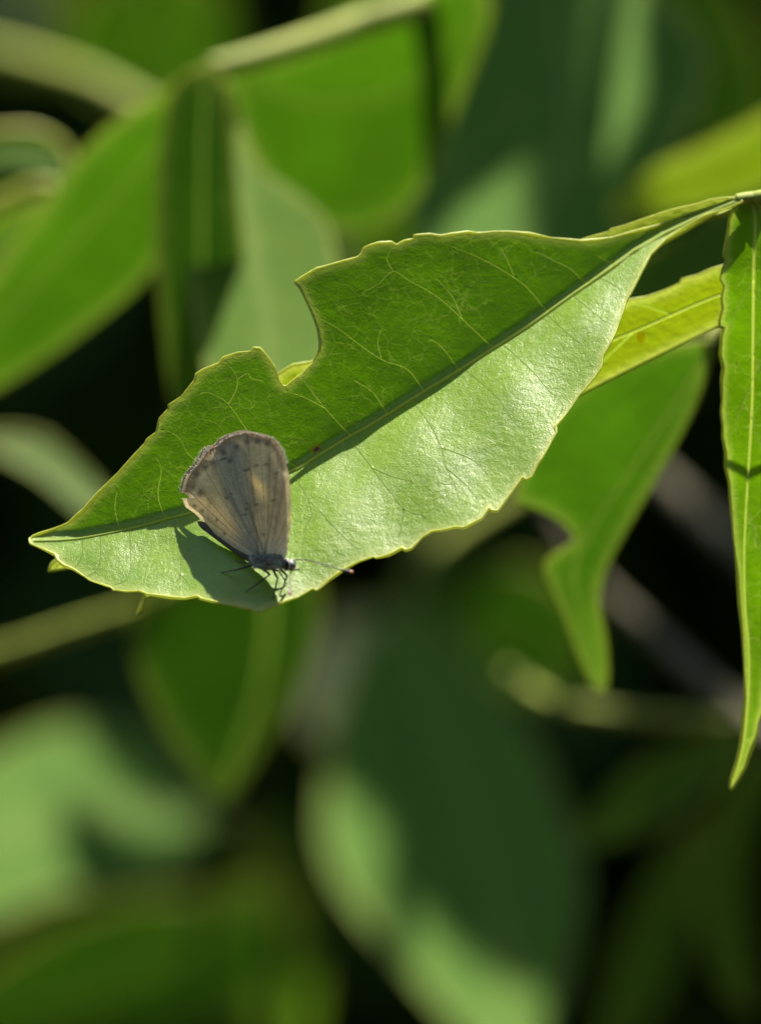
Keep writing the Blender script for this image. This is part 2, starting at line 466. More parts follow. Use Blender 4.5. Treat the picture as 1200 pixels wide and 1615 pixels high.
UPV = [[(553,687),(513,643),(477,597)],[(513,643),(480,626),(453,617)],[(668,616),(643,582),(603,567),(563,540),(537,520),(507,503)],[(777,548),(730,503),(697,473),(670,455),(645,442),(620,427),(597,447),(573,460)],
 [(862,492),(838,460),(812,438),(762,409),(712,388)],[(925,448),(900,424),(879,413),(846,397)],[(970,418),(950,408),(937,400)],[(470,737),(425,715),(392,680),(360,636),(330,619),(316,620)],[(370,782),(330,750),(305,722),(295,712),(285,692),(267,680),(257,679)],
 [(360,636),(372,615),(375,597),(367,582),(357,571)],[(375,597),(392,587),(396,596),(415,600)],[(620,427),(610,405),(622,388)],[(730,503),(715,470),(690,440)],[(812,438),(800,410),(790,390)],[(603,567),(596,540),(600,520)],
 [(262,818),(250,780),(255,740),(246,720)],[(190,836),(182,800),(185,775)],[(610,652),(590,620),(560,600)],[(723,583),(700,550),(680,535)]]
LOV = [[(555,697),(587,738),(612,772),(638,803),(669,814)],[(638,803),(634,825),(630,842)],[(648,632),(660,645),(681,675),(696,707),(704,738),(720,773),(724,793)],[(696,706),(743,724),(767,746)],[(737,585),(783,626),(806,660),(828,685),(822,707),(818,734),(825,748)],
 [(796,545),(842,588),(862,613),(887,638),(879,659)],[(862,496),(900,530),(919,545),(921,557),(932,575)],[(904,467),(930,488),(950,505)],[(461,745),(491,800),(481,836),(477,879),(478,900)],[(505,806),(522,826),(547,851),(569,871)],[(285,815),(285,833),(286,870),(285,906),(275,920)],
 [(285,906),(297,918)],[(206,836),(206,867),(206,901),(196,917),(178,923)],[(159,846),(160,870),(159,885),(152,901),(137,909)],[(131,852),(131,868),(128,883),(118,896)],[(340,800),(345,850),(338,890),(330,915)],[(950,440),(975,455),(980,475)],[(704,738),(735,765),(755,790)],[(587,738),(620,752),(650,758)]]
XR, YR = 430.0, 930.0
mid_s = np.array(sorted(MID))
A_LOW, A_UP, BX = 1.2, 0.15, 0.50
def main_z(q):
    x, y = q[:, 0], q[:, 1]
    ym = np.interp(x, mid_s[:, 0], mid_s[:, 1])
    zm = -A_LOW * (YR - ym) + BX * (x - XR)
    e = ym - y                                # >0 above the midrib
    wob = 5.0 * np.sin(x / 60.0 + y / 45.0) + 3.0 * np.sin(x / 31.0 - y / 53.0) + 1.2 * np.sin(x / 17.0 + y / 21.0)
    up = -A_UP * e - 19.0 * (1 - np.exp(-np.maximum(e, 0) / 3.0))
    lo = -A_LOW * e - 0.0006 * e * e * np.clip((x - 250) / 300, 0, 1)
    wgt = 1 / (1 + np.exp(-e / 4.0))
    z = zm + up * wgt + lo * (1 - wgt)
    return z + wob * np.clip(np.abs(e) / 40.0, 0, 1) * np.where(e > 0, 0.15, 0.9)

node = P(1168, 314, main_z(np.array([[1160, 317]]))[0] * S)
z_node = float(main_z(np.array([[1160, 317]]))[0])
sprig = empty('leafy_sprig', node, 'sharp light green sprig whose bitten toothed leaf carries the butterfly', 'sprig', None)
main_blade, main_zz = make_leaf(sprig, OUT, MID, main_z, 5.0, M['leaf'], False, 2.0, (3.4, 1.5), UPV + LOV, 1.15, 'long toothed leaf with a bite out of its upper edge, pale sheen below the midrib', edge_w=9, vein_w=4, pucker=0.6)
# blemish beside the midrib
def blob(name, cx, cy, r, zf, mat, parent_blade, zo=0.5):
    a = np.linspace(0, 2 * math.pi, 14, endpoint=False)
    rad = r * (1 + 0.18 * np.sin(a * 2 + cx) + 0.1 * np.sin(a * 5))
    ring = np.stack([cx + rad * np.cos(a), cy + rad * np.sin(a)], 1)
    inner = np.stack([cx + 0.5 * rad * np.cos(a), cy + 0.5 * rad * np.sin(a)], 1)
    q = np.vstack([ring, inner, [[cx, cy]]])
    z = zf(q) + np.r_[np.full(14, zo * 0.4), np.full(14, zo * 1.3), [zo * 0.9]]
    F = [[i, (i + 1) % 14, 14 + (i + 1) % 14, 14 + i] for i in range(14)] + [[14 + i, 14 + (i + 1) % 14, 28] for i in range(14)]
    thing = parent_blade.parent
    org = np.array(thing.matrix_world.translation)
    me = bpy.data.meshes.new(name); me.from_pydata((PA(q, z) - org).tolist(), [], F); me.update(); me.materials.append(mat)
    me.polygons.foreach_set('use_smooth', [True] * len(me.polygons))
    o = bpy.data.objects.new(name, me); COL.objects.link(o); o.parent = parent_blade
    return o
blob('blemish', 499, 708, 8, main_zz, M['blemish_halo'], main_blade, 0.25)
blob('blemish', 499.5, 709, 4.5, main_zz, M['blemish'], main_blade, 0.6)

# hanging leaf at the node
HANG = [(1172,316),(1158,322),(1150,345),(1145,380),(1141,403),(1145,410),(1138,425),(1135,440),(1141,452),(1137,470),(1139,486),(1134,505),(1134,515),(1141,517),(1137,530),(1135,560),(1140,580),(1137,600),(1138,632),(1136,650),(1139,672),(1139,690),(1144,715),(1143,735),(1149,760),(1152,800),(1156,850),(1162,900),(1165,950),(1170,1000),(1173,1060),(1174,1100),(1170,1150),(1166,1180),(1160,1205),(1152,1228),(1150,1243),(1153,1246),
        (1165,1228),(1175,1210),(1183,1185),(1193,1160),(1196,1138),(1203,1120),(1206,1080),(1216,1000),(1235,900),(1252,780),(1262,660),(1260,560),(1250,470),(1232,390),(1210,340),(1190,316)]
HMID = [(1182,316),(1190,345),(1188,420),(1187,520),(1186,620),(1182,700),(1176,800),(1173,880),(1175,960),(1180,1020),(1180,1090),(1172,1170),(1155,1238)]
def hang_z(q):
    y = q[:, 1]
    xm = np.interp(y, [p[1] for p in HMID], [p[0] for p in HMID])
    d = q[:, 0] - xm
    t = np.clip((y - 316) / 930, 0, 1.1)
    return z_node + 15 * np.clip(t / 0.12, 0, 1) - 100 * t - 0.15 * d * (d > 0) + 0.10 * d * (d < 0) + 2.0 * np.sin(y / 33.0) * np.clip(np.abs(d) / 20, 0, 1)
make_leaf(sprig, HANG, HMID, hang_z, 7.0, M['leaf_hang'], False, 2.2, (2.6, 0.9), [[(1187,560),(1210,610),(1235,680)],[(1184,660),(1205,720),(1230,800)],[(1177,800),(1195,860),(1215,930)],[(1188,460),(1215,500),(1240,560)],[(1187,600),(1165,650),(1148,700)],[(1188,440),(1165,480),(1145,530)]], 1.0,
          'narrow toothed leaf hanging straight down from the sprig tip', vfine='vein_dim', edge_w=7, vein_w=4)

# leaf behind the carrying leaf, seen through its bite and to its right
UND = [(1155,455),(1152,432),(1142,418),(1120,425),(1100,434),(1075,440),(1071,447),(1050,457),(1020,468),(985,474),(900,490),(800,500),(700,505),(600,520),(540,545),(492,571),(462,576),(442,588),(400,630),(300,720),(180,820),(100,875),(82,890),(77,901),(90,899),(150,890),(205,915),(230,935),(224,962),(217,968),(228,945),(300,905),(450,850),(600,790),(760,710),(860,655),(920,620),(980,590),(1040,560),(1100,530),(1145,508),(1152,482)]
UMID = [(1153,458),(1100,478),(980,530),(800,600),(600,680),(400,760),(200,850),(80,898)]
def und_z(q):
    return z_node * 0.4 + main_z_flat(q) - 205 + 0.30 * (CY - q[:, 1])
def main_z_flat(q):
    x = q[:, 0]; return -0.18 * (x - 430) - 100
und_blade, und_zz = make_leaf(sprig, UND, UMID, und_z, 12.0, M['leaf_under'], False, 2.0, (2.2, 1.0), [[(1060,497),(1010,480),(985,478)],[(1000,522),(960,560),(930,590)],[(540,704),(500,640),(470,590)]], 1.2, 'yellow green leaf behind the bitten leaf with an orange spot', edge_w=8)
blob('blemish', 1010, 532, 8, und_zz, M['blemish_halo'], und_blade, 1.5)
STRIP = [(1164,311),(1140,312),(1120,315),(1100,322),(1060,331),(1020,344),(985,356),(963,362),(960,366),(930,374),(905,383),(820,430),(760,480),(720,530),(800,520),(900,470),(1000,410),(1080,365),(1140,328)]
make_leaf(sprig, STRIP, [(1164,314),(1100,340),(1000,390),(880,450),(730,525)], plane_z((z_node - 8) * S, 1164, 314, 0.06, 0.0), 10.0, M['leaf_under'], False, 2.0, (4, 1.5), [], 1.0, 'narrow leaf tucked behind the base of the bitten leaf', edge_w=7)
# stalk of the sprig
def stalk(thing, pts, r0, r1, mat, name='twig', n=10, sides=8):
    pts = catmull(np.array([[p[0], p[1], p[2] / S] for p in pts], float), n, False)
    W = PA(pts[:, :2], pts[:, 2])
    rad = np.interp(np.linspace(0, 1, len(W)), [0, 1], (r0, r1)) * S
    return tube(name, W, rad, mat, thing, sides)
zn = z_node * S
stalk(sprig, [(1160,315,zn),(1185,313,zn - .0005),(1240,312,zn - .002),(1400,330,zn - .02),(1650,420,-.12),(1850,700,-.32),(1950,900,-.62)], 9, 24, M['twig_green'], 'twig')
stalk(sprig, [(1178,318,zn - .001),(1140,338,zn - .0015),(1090,350,zn - .002),(1040,368,zn - .0025),(985,404,zn - .003)], 6, 4, M['twig_green'], 'leaf_stalk')
stalk(sprig, [(1275,314,zn - .004),(1280,350,zn - .007),(1250,400,zn - .008),(1151,458,und_zz(np.array([[1151, 458]]))[0] * S)], 4, 3, M['twig_green'], 'leaf_stalk')

# ---------------------------------------------------------------- blurred sprigs behind
ZK = 1.55      # how far back the blurred layers stand
_stalk = stalk
def stalk(thing, pts, *a, **k): return _stalk(thing, [(p[0], p[1], p[2] * ZK) for p in pts], *a, **k)
def sprig_thing(x, y, z, label, group='blurred leafy sprigs behind the butterfly', name='leafy_sprig'):
    return empty(name, P(x, y, z * ZK), label, 'sprig', None)

def bleaf(thing, outline, mid, z, kx, ky, mat, fold=0.0, label=None, spacing=22, rim=1.8, wav=3.0, curl=0.0, rim_mat='rim', mid_r=(2.6, 1.2), veins=()):
    x0, y0 = mid[0]
    f = plane_z(z * ZK, x0, y0, kx, ky, mid, fold, wav, random.uniform(0, 6), curl)
    return make_leaf(thing, outline, mid, f, spacing, M[mat], True, rim, mid_r, veins, 2.5, label, rim_mat, 'vein_dim', 'vein_dim', edge_w=12, vein_w=9, edge_gain=0.3)

# upper left sprig: pale twig with three leaves
s1 = sprig_thing(335, 105, -.11, 'blurred sprig with a pale yellow twig, one narrow and several broad hanging leaves')
stalk(s1, [(335,108,-.11),(420,85,-.112),(540,45,-.118),(720,-25,-.13),(1000,-220,-.2),(1250,-500,-.5),(1350,-560,-.75)], 20, 30, M['twig_green'], 'twig')
bleaf(s1, [(330,105),(250,150),(160,210),(90,290),(20,390),(-60,500),(-150,640),(-190,760),(-60,650),(60,575),(150,510),(230,440),(275,360),(310,250),(340,150)],
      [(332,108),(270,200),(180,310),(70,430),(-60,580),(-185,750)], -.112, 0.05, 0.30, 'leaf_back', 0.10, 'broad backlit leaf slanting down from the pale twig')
bleaf(s1, [(318,105),(272,140),(250,240),(246,380),(256,520),(280,660),(340,780),(370,700),(385,560),(385,420),(375,300),(365,180),(345,115)],
      [(325,108),(320,220),(318,350),(320,480),(330,620),(340,775)], -.098, -0.2, 0.12, 'leaf_dark', -0.2, 'narrow dark green leaf hanging straight from the pale twig')
bleaf(s1, [(335,110),(310,240),(300,400),(320,560),(370,700),(440,790),(490,690),(520,560),(532,440),(512,350),(460,300),(405,260),(375,180),(350,115)],
      [(338,114),(370,240),(400,380),(425,540),(440,785)], -.112, -0.1, -0.95, 'leaf_lit', 0.1, 'broad soft green leaf drooping behind the narrow one')
bleaf(s1, [(350,100),(430,95),(520,60),(620,20),(720,-40),(775,10),(745,110),(705,210),(665,300),(600,355),(510,360),(435,310),(390,230),(362,150)],
      [(352,104),(450,150),(560,160),(660,120),(760,10)], -.125, 0.05, 0.32, 'leaf_back', 0.1, 'bright backlit leaf spread under the pale twig')

# big blue green leaf, top
s2 = sprig_thing(860, -90, -.19, 'blurred sprig of one big blue green leaf crossed by a sunlit stripe')
stalk(s2, [(860,-70,-.19),(900,-200,-.2),(1050,-400,-.3),(1200,-500,-.7)], 14, 24, M['twig_green'], 'twig')
bleaf(s2, [(860,-80),(780,-40),(720,60),(680,160),(655,260),(650,360),(680,450),(760,520),(860,500),(950,430),(1020,320),(1070,220),(1110,120),(1080,30),(980,-40)],
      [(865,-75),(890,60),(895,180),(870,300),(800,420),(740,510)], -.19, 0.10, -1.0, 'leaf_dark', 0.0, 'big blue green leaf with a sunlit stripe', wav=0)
s2b = sprig_thing(1260, 180, -.15, 'blurred bright yellow green leaf beside the big blue green one')
stalk(s2b, [(1230,180,-.15),(1330,140,-.17),(1500,60,-.35),(1650,40,-.72)], 10, 20, M['twig_green'], 'twig')
bleaf(s2b, [(1235,175),(1170,200),(1100,235),(1040,260),(985,300),(960,340),(1020,345),(1100,330),(1180,310),(1240,270)],
      [(1232,185),(1150,245),(1060,295),(965,338)], -.15, 0.0, 0.45, 'leaf_yellow', 0.1, 'yellow green backlit leaf')

bleaf(s2b, [(1230,195),(1160,300),(1090,350),(1010,390),(950,450),(930,520),(1000,500),(1080,470),(1150,430),(1210,340)],
      [(1230,200),(1150,350),(1050,430),(935,515)], -.20, 0.0, -0.3, 'leaf_dark', 0.1, 'dim green leaf under the yellow green one')

# drooping leaf under the right half of the carrying leaf
s3 = sprig_thing(1130, 520, -.062, 'soft green sprig drooping to a curved tip below the bitten leaf')
stalk(s3, [(1115,545,-.062),(1150,500,-.07),(1300,470,-.12),(1600,560,-.35),(1800,640,-.7)], 9, 20, M['twig_green'], 'twig')
bleaf(s3, [(1120,540),(1060,545),(960,580),(880,640),(830,720),(815,790),(840,800),(880,820),(905,850),(880,870),(858,890),(870,930),(890,980),(910,1030),(930,1075),(948,1092),(958,1075),(955,1010),(945,950),(955,900),(985,840),(1020,780),(1060,710),(1095,640),(1115,580)],
      [(1118,545),(1060,640),(1000,730),(940,820),(905,900),(920,980),(945,1085)], -.062, -0.05, 0.22, 'leaf_back', 0.12, 'drooping leaf with a nibbled edge and a hooked tip', spacing=14)

# brown branch and lower right
s4 = sprig_thing(1250, 1200, -.19, 'blurred brown branch with an olive side twig and dark narrow leaves')
stalk(s4, [(820,740,-.21),(930,905,-.205),(1040,1010,-.2),(1150,1110,-.19),(1300,1240,-.19),(1500,1500,-.3),(1600,1900,-.66)], 14, 34, M['twig_brown'], 'branch')
stalk(s4, [(1185,1145,-.19),(1080,1135,-.185),(960,1125,-.185),(870,1105,-.19),(800,1060,-.2)], 16, 12, M['twig_green'], 'side_twig')
stalk(s4, [(1000,720,-.24),(1090,800,-.235),(1180,880,-.22),(1330,1020,-.21),(1420,1150,-.21),(1500,1480,-.3)], 26, 32, M['twig_brown'], 'branch')
bleaf(s4, [(1180,1150),(1100,1165),(1020,1200),(950,1260),(900,1330),(960,1330),(1040,1300),(1110,1250),(1160,1200)],
      [(1178,1155),(1080,1220),(1000,1280),(905,1328)], -.2, 0.0, -0.2, 'leaf_dark', 0.1, 'dark green leaf below the side twig')
bleaf(s4, [(1220,1170),(1150,1230),(1110,1330),(1100,1440),(1130,1540),(1190,1600),(1180,1500),(1175,1400),(1190,1300),(1230,1220)],
      [(1222,1175),(1150,1290),(1135,1430),(1185,1590)], -.22, 0.1, 0.1, 'leaf_dark', 0.1, 'narrow dark leaf curving downwards')
bleaf(s4, [(1100,1300),(1040,1360),(1000,1440),(960,1540),(940,1680),(1000,1640),(1050,1560),(1090,1450),(1115,1360)],
      [(1102,1305),(1050,1430),(990,1560),(945,1675)], -.26, 0.0, 0.1, 'leaf_dark', 0.1, 'long dark leaf in deep shade')

# large lower leaf
s5 = sprig_thing(640, 920, -.26, 'blurred sprig of a very large leaf with sunlit lower edge beside a small pale leaf')
stalk(s5, [(630,960,-.30),(680,860,-.305),(820,760,-.34),(1000,640,-.45),(1100,560,-.75)], 12, 20, M['twig_green'], 'twig')
bleaf(s5, [(630,950),(570,1030),(530,1130),(515,1230),(510,1320),(540,1400),(600,1480),(670,1560),(740,1640),(800,1700),(850,1640),(885,1560),(910,1460),(915,1370),(880,1260),(830,1150),(760,1050),(700,980)],
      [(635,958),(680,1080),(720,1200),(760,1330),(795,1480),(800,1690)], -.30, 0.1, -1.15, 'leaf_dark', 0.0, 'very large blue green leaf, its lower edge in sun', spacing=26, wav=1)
bleaf(s5, [(650,930),(720,900),(820,890),(900,930),(930,1020),(880,1100),(800,1090),(720,1040),(670,990)],
      [(652,940),(740,980),(820,1020),(920,1090)], -.30, 0.0, 0.1, 'leaf_dark', 0.1, 'dark leaf in shade behind the large one')
bleaf(s5, [(600,960),(540,970),(490,1020),(475,1090),(490,1160),(530,1150),(570,1110),(600,1040),(615,990)],
      [(602,965),(550,1040),(492,1158)], -.36, 0.1, -0.6, 'leaf_pale', 0.1, 'pale grey green leaf showing its underside')

# lower left
s6 = sprig_thing(420, 1420, -.3, 'blurred sprig of a wide half sunlit leaf above a dark green leaf')
stalk(s6, [(330,1290,-.3),(400,1330,-.3),(440,1450,-.33),(470,1700,-.4),(500,2000,-.66)], 12, 24, M['twig_green'], 'twig')
bleaf(s6, [(335,1290),(290,1200),(220,1150),(120,1140),(20,1170),(-80,1240),(-150,1340),(-120,1430),(-20,1450),(90,1410),(200,1400),(290,1370)],
      [(333,1290),(200,1280),(60,1300),(-60,1340),(-145,1370)], -.3, -0.1, -1.15, 'leaf_dark', 0.0, 'wide blue green leaf with a sunlit outer half', spacing=26, wav=0)
bleaf(s6, [(430,1390),(330,1410),(200,1420),(60,1470),(-60,1560),(-140,1680),(20,1700),(180,1690),(320,1640),(430,1560),(470,1470)],
      [(440,1400),(300,1490),(120,1580),(-130,1675)], -.33, 0.0, 0.2, 'leaf_dark', 0.1, 'dark green leaf under the wide one', spacing=26)
bleaf(s6, [(420,1290),(380,1340),(360,1430),(375,1540),(420,1640),(470,1700),(500,1600),(505,1480),(480,1370),(450,1310)],
      [(425,1295),(430,1420),(445,1560),(470,1695)], -.34, 0.1, 0.2, 'leaf_back', 0.1, 'dim green leaf hanging beside the twig', spacing=26)

# leaf hanging below the carrying leaf, with its twig to the left
s7 = sprig_thing(330, 900, -.17, 'blurred sprig with a broad leaf hanging below the butterfly and a thin olive twig')
stalk(s7, [(340,890,-.16),(240,950,-.165),(120,990,-.17),(0,1030,-.175),(-200,1080,-.2),(-600,1150,-.4),(-900,1200,-.72)], 14, 22, M['twig_green'], 'twig')
bleaf(s7, [(340,880),(260,900),(215,960),(215,1040),(245,1120),(290,1190),(345,1260),(375,1240),(420,1170),(470,1090),(500,1000),(500,920),(430,870)],
      [(420,880),(425,960),(415,1060),(385,1160),(350,1255)], -.165, 0.05, 0.15, 'leaf_dark', 0.15, 'broad dark leaf with a yellowish midrib, hanging point down', spacing=20, mid_r=(6, 2.5), rim=2)

# left edge
s8 = sprig_thing(-60, 690, -.17, 'blurred light green leaf pointing towards the tip of the bitten leaf')
stalk(s8, [(-40,690,-.17),(-160,680,-.18),(-500,700,-.4),(-800,720,-.72)], 10, 20, M['twig_green'], 'twig')
bleaf(s8, [(-45,690),(20,682),(70,690),(110,720),(150,760),(190,800),(215,850),(160,830),(110,790),(70,755),(20,725)],
      [(-42,696),(40,706),(100,745),(210,845)], -.17, 0.0, -0.9, 'leaf_back', 0.1, 'light green leaf pointing down to the right', spacing=14)
s9 = sprig_thing(-80, 250, -.14, 'blurred sprig with a curled pale edged leaf on a brown twig')
stalk(s9, [(115,290,-.135),(60,360,-.14),(0,430,-.15),(-80,520,-.17),(-400,760,-.4),(-600,900,-.72)], 14, 26, M['twig_brown'], 'twig')
bleaf(s9, [(112,285),(105,235),(60,205),(0,205),(-80,220),(-150,280),(-100,340),(-20,320),(50,290),(90,292)],
      [(110,280),(40,255),(-40,260),(-140,285)], -.135, -0.1, -0.5, 'leaf_dark', -0.2, 'curled blue green leaf with a pale edge', spacing=14, rim=5)
bleaf(s9, [(80,320),(40,320),(-20,350),(-90,420),(-130,500),(-60,470),(10,420),(60,370)],
      [(78,325),(0,390),(-125,495)], -.15, 0.0, 0.3, 'leaf_back', 0.1, 'backlit leaf under the brown twig', spacing=16)
stalk(s9, [(-300,20,-.28),(-100,60,-.27),(60,100,-.26),(170,140,-.25),(300,230,-.25),(420,420,-.32),(420,500,-.66)], 26, 20, M['twig_green'], 'side_twig')
bleaf(s9, [(40,90),(100,40),(60,-40),(-40,-80),(-120,-30),(-80,40),(-20,80)], [(38,85),(0,20),(-110,-40)], -.28, 0.0, -0.4, 'leaf_pale', 0.1, 'pale leaf in the corner', spacing=22)

# dim sprig far behind, filling the gaps at the pale twig
s10 = sprig_thing(420, -150, -.38, 'far dim sprig of dull green leaves behind the pale twig')
stalk(s10, [(240,-60,-.38),(420,-160,-.39),(700,-300,-.52),(900,-420,-.7)], 16, 24, M['twig_brown'], 'twig')
bleaf(s10, [(235,-60),(330,-40),(380,40),(360,120),(280,170),(180,160),(100,100),(110,20),(170,-40)],
      [(238,-58),(250,30),(200,150)], -.38, 0.0, 0.05, 'leaf_back', 0.1, 'dull leaf in the gap above the broad leaf', spacing=30)
bleaf(s10, [(560,-100),(640,100),(680,260),(640,400),(560,440),(510,360),(500,200),(520,40)],
      [(562,-90),(590,150),(570,430)], -.40, 0.0, 0.05, 'leaf_back', 0.1, 'dull leaf hanging between the bright leaf and the big one', spacing=30)
stalk(s10, [(420,-160,-.39),(500,-150,-.395),(560,-95,-.40)], 10, 8, M['twig_brown'], 'leaf_stalk')

bleaf(s10, [(1010,-120),(1130,-60),(1210,60),(1220,200),(1150,260),(1070,200),(1020,80)],
      [(1015,-110),(1110,60),(1150,250)], -.40, 0.0, 0.05, 'leaf_dark', 0.1, 'dull leaf beyond the big blue green leaf', spacing=30)
stalk(s10, [(700,-300,-.52),(880,-250,-.45),(1012,-115,-.40)], 10, 8, M['twig_brown'], 'leaf_stalk')
bleaf(s10, [(-40,-60),(60,-70),(140,-20),(170,60),(110,120),(10,110),(-70,50)],
      [(-38,-55),(50,10),(150,80)], -.42, 0.0, -0.3, 'leaf_lit', 0.1, 'pale leaf beyond the olive twig', spacing=30)
stalk(s10, [(240,-60,-.38),(120,-140,-.40),(-36,-58,-.42)], 8, 8, M['twig_brown'], 'leaf_stalk')

# added unseen leaves towards the sun, outlines shaped to shade the blurred leaves
shade_caster = empty('added_shade_sprig', P(700, -1400, -.3), 'added unseen leaves shaped to cast shade on the blurred leaves', 'sprig')
def shade_leaf(poly, mid, z, kx, ky, x0, y0, t):
    z = z * ZK
    ol = resample(catmull(poly, 6), 26, True)
    q, F = triangulate(ol, 40)
    W = PA(q, z / S + kx * (q[:, 0] - x0) - ky * (q[:, 1] - y0)) + np.array(SUN)[None] * t
    b = mesh_obj('leaf', W, F, M['leaf_dark'], shade_caster, True, {'vein': np.zeros(len(q)), 'edge': np.zeros(len(q))})
    m = resample(np.array(mid, float), 30)
    Wm = PA(m, z / S + kx * (m[:, 0] - x0) - ky * (m[:, 1] - y0)) + np.array(SUN)[None] * t
    tube_child('midrib', Wm, np.linspace(9, 4, len(Wm)) * S, M['vein'], b, 6, False)
    return Wm[0]
ends = []
ends.append(shade_leaf([(650,420),(720,335),(820,255),(875,150),(905,-60),(860,-160),(720,-150),(630,50),(610,280)], [(880,-130),(760,100),(655,400)], -.19, .10, -1.0, 865, -75, .20))
ends.append(shade_leaf([(880,440),(950,270),(1010,160),(1010,20),(1060,-120),(1160,-60),(1170,180),(1080,380),(960,500)], [(1090,-90),(1060,200),(900,470)], -.19, .10, -1.0, 865, -75, .22))
ends.append(shade_leaf([(490,1200),(590,1290),(640,1400),(710,1490),(800,1550),(900,1560),(980,1400),(930,1180),(780,970),(640,860),(520,950),(460,1080)], [(640,880),(720,1150),(840,1540)], -.30, .1, -1.15, 635, 958, .24))
ends.append(shade_leaf([(130,1120),(240,1080),(350,1110),(390,1230),(300,1285),(220,1260),(150,1190)], [(380,1200),(270,1180),(150,1150)], -.3, -.1, -1.15, 333, 1290, .24))
ends.append(shade_leaf([(100,1250),(170,1290),(240,1325),(340,1310),(400,1380),(330,1480),(180,1460),(110,1380)], [(390,1390),(260,1390),(120,1300)], -.3, -.1, -1.15, 333, 1290, .25))
ends.append(shade_leaf([(540,1340),(380,1360),(150,1390),(-80,1500),(-260,1700),(-100,1760),(150,1740),(380,1760),(560,1760),(620,1560)], [(540,1400),(200,1540),(-200,1700)], -.335, 0, .2, 440, 1400, .22))
ends.append(shade_leaf([(1260,1120),(1150,1130),(1080,1280),(1080,1450),(1110,1620),(1230,1660),(1290,1400)], [(1250,1140),(1180,1400),(1180,1640)], -.22, .1, .1, 1222, 1175, .22))
ends.append(shade_leaf([(1140,1260),(1020,1330),(950,1460),(900,1700),(980,1760),(1080,1640),(1140,1450)], [(1130,1280),(1040,1480),(940,1720)], -.26, 0, .1, 1102, 1305, .22))
for e in ends:
    pts = np.array([e, e + np.array([0.01, 0.06, 0.08]), np.array([0.08, 0.50, 1.45]), np.array([0.12, 0.75, 1.30])])
    tube('twig', catmull(pts, 8, False), np.linspace(0.0008, 0.003, 25), M['twig_brown'], shade_caster, 6)

# ---------------------------------------------------------------- the butterfly
def bz(x, y):        # plane of its body, z in px
    return 1.40 * (np.asarray(x, float) - 430.0) - 3.0
bf = empty('butterfly', P(428, 930, 0.0), 'small grey brown butterfly with closed worn wings, standing on the leaf', 'butterfly')

def wing_material():
    t = NT('butterfly wing')
    c = t.n('Attribute', attribute_name='pattern').outputs['Color']
    co = t.n('TexCoord').outputs['Object']
    g = t.noise(co, 8000, 3, 0.75)
    c2 = t.mix(t.ramp(g, 0.25, 0.75), t.mix(1.0, c, (0.55, 0.55, 0.55, 1), 'MULTIPLY'), t.mix(1.0, c, (1.4, 1.4, 1.4, 1), 'MULTIPLY'))
    b = t.n('Bump', {'Height': g, 'Strength': 0.5, 'Distance': 0.00004}).outputs[0]
    p = t.n('BsdfPrincipled', {'Base Color': c2, 'Roughness': 0.7, 'Specular IOR Level': 0.2, 'Sheen Weight': 0.15, 'Normal': b}).outputs[0]
    tr = t.n('BsdfTranslucent', {'Color': t.mix(1.0, c2, (1.0, 0.93, 0.76, 1), 'MULTIPLY'), 'Normal': b}).outputs[0]
    t.link(t.n('MixShader', {0: 0.42, 1: p, 2: tr}).outputs[0], t.out.inputs[0])
    return t.m
M['wing'] = wing_material()
M['fringe'] = simple('wing fringe', (0.60, 0.56, 0.50, 1), 0.6, 0.2, 0.4, (0.6, 0.56, 0.5, 1), 0.2, 4000)
M['wing_vein'] = simple('wing vein', (0.30, 0.25, 0.16, 1), 0.6, 0.3, 0.3, (0.3, 0.25, 0.16, 1), 0.3, 4000, 0.00003)
def attr_mat(name, rough=0.5, spec=0.4):
    t = NT(name); c = t.n('Attribute', attribute_name='pattern').outputs['Color']
    co = t.n('TexCoord').outputs['Object']
    g = t.noise(co, 9000, 2)
    b = t.n('Bump', {'Height': g, 'Strength': 0.6, 'Distance': 0.00006}).outputs[0]
    t.link(t.n('BsdfPrincipled', {'Base Color': c, 'Roughness': rough, 'Specular IOR Level': spec, 'Normal': b}).outputs[0], t.out.inputs[0])
    return t.m
M['body'] = attr_mat('butterfly body', 0.75, 0.2)
M['antenna'] = attr_mat('banded antenna', 0.5, 0.4)
M['eye'] = simple('black eye', (0.008, 0.007, 0.008, 1), 0.12, 0.6, 0, None, 0.3, 20000, 0.00001)
M['leg'] = simple('dark leg', (0.035, 0.028, 0.02, 1), 0.5, 0.4, 0, None, 0.3, 6000, 0.00002)
M['scale_white'] = simple('white scales', (0.72, 0.72, 0.68, 1), 0.7, 0.2, 0, None, 0.2, 6000, 0.00004)
M['hair_blue'] = simple('blue grey hair', (0.42, 0.45, 0.47, 1), 0.6, 0.3, 0.3, None, 0.4, 8000)
M['hair_dark'] = simple('dark hair', (0.04, 0.035, 0.035, 1), 0.6, 0.3, 0, None, 0.4, 8000)

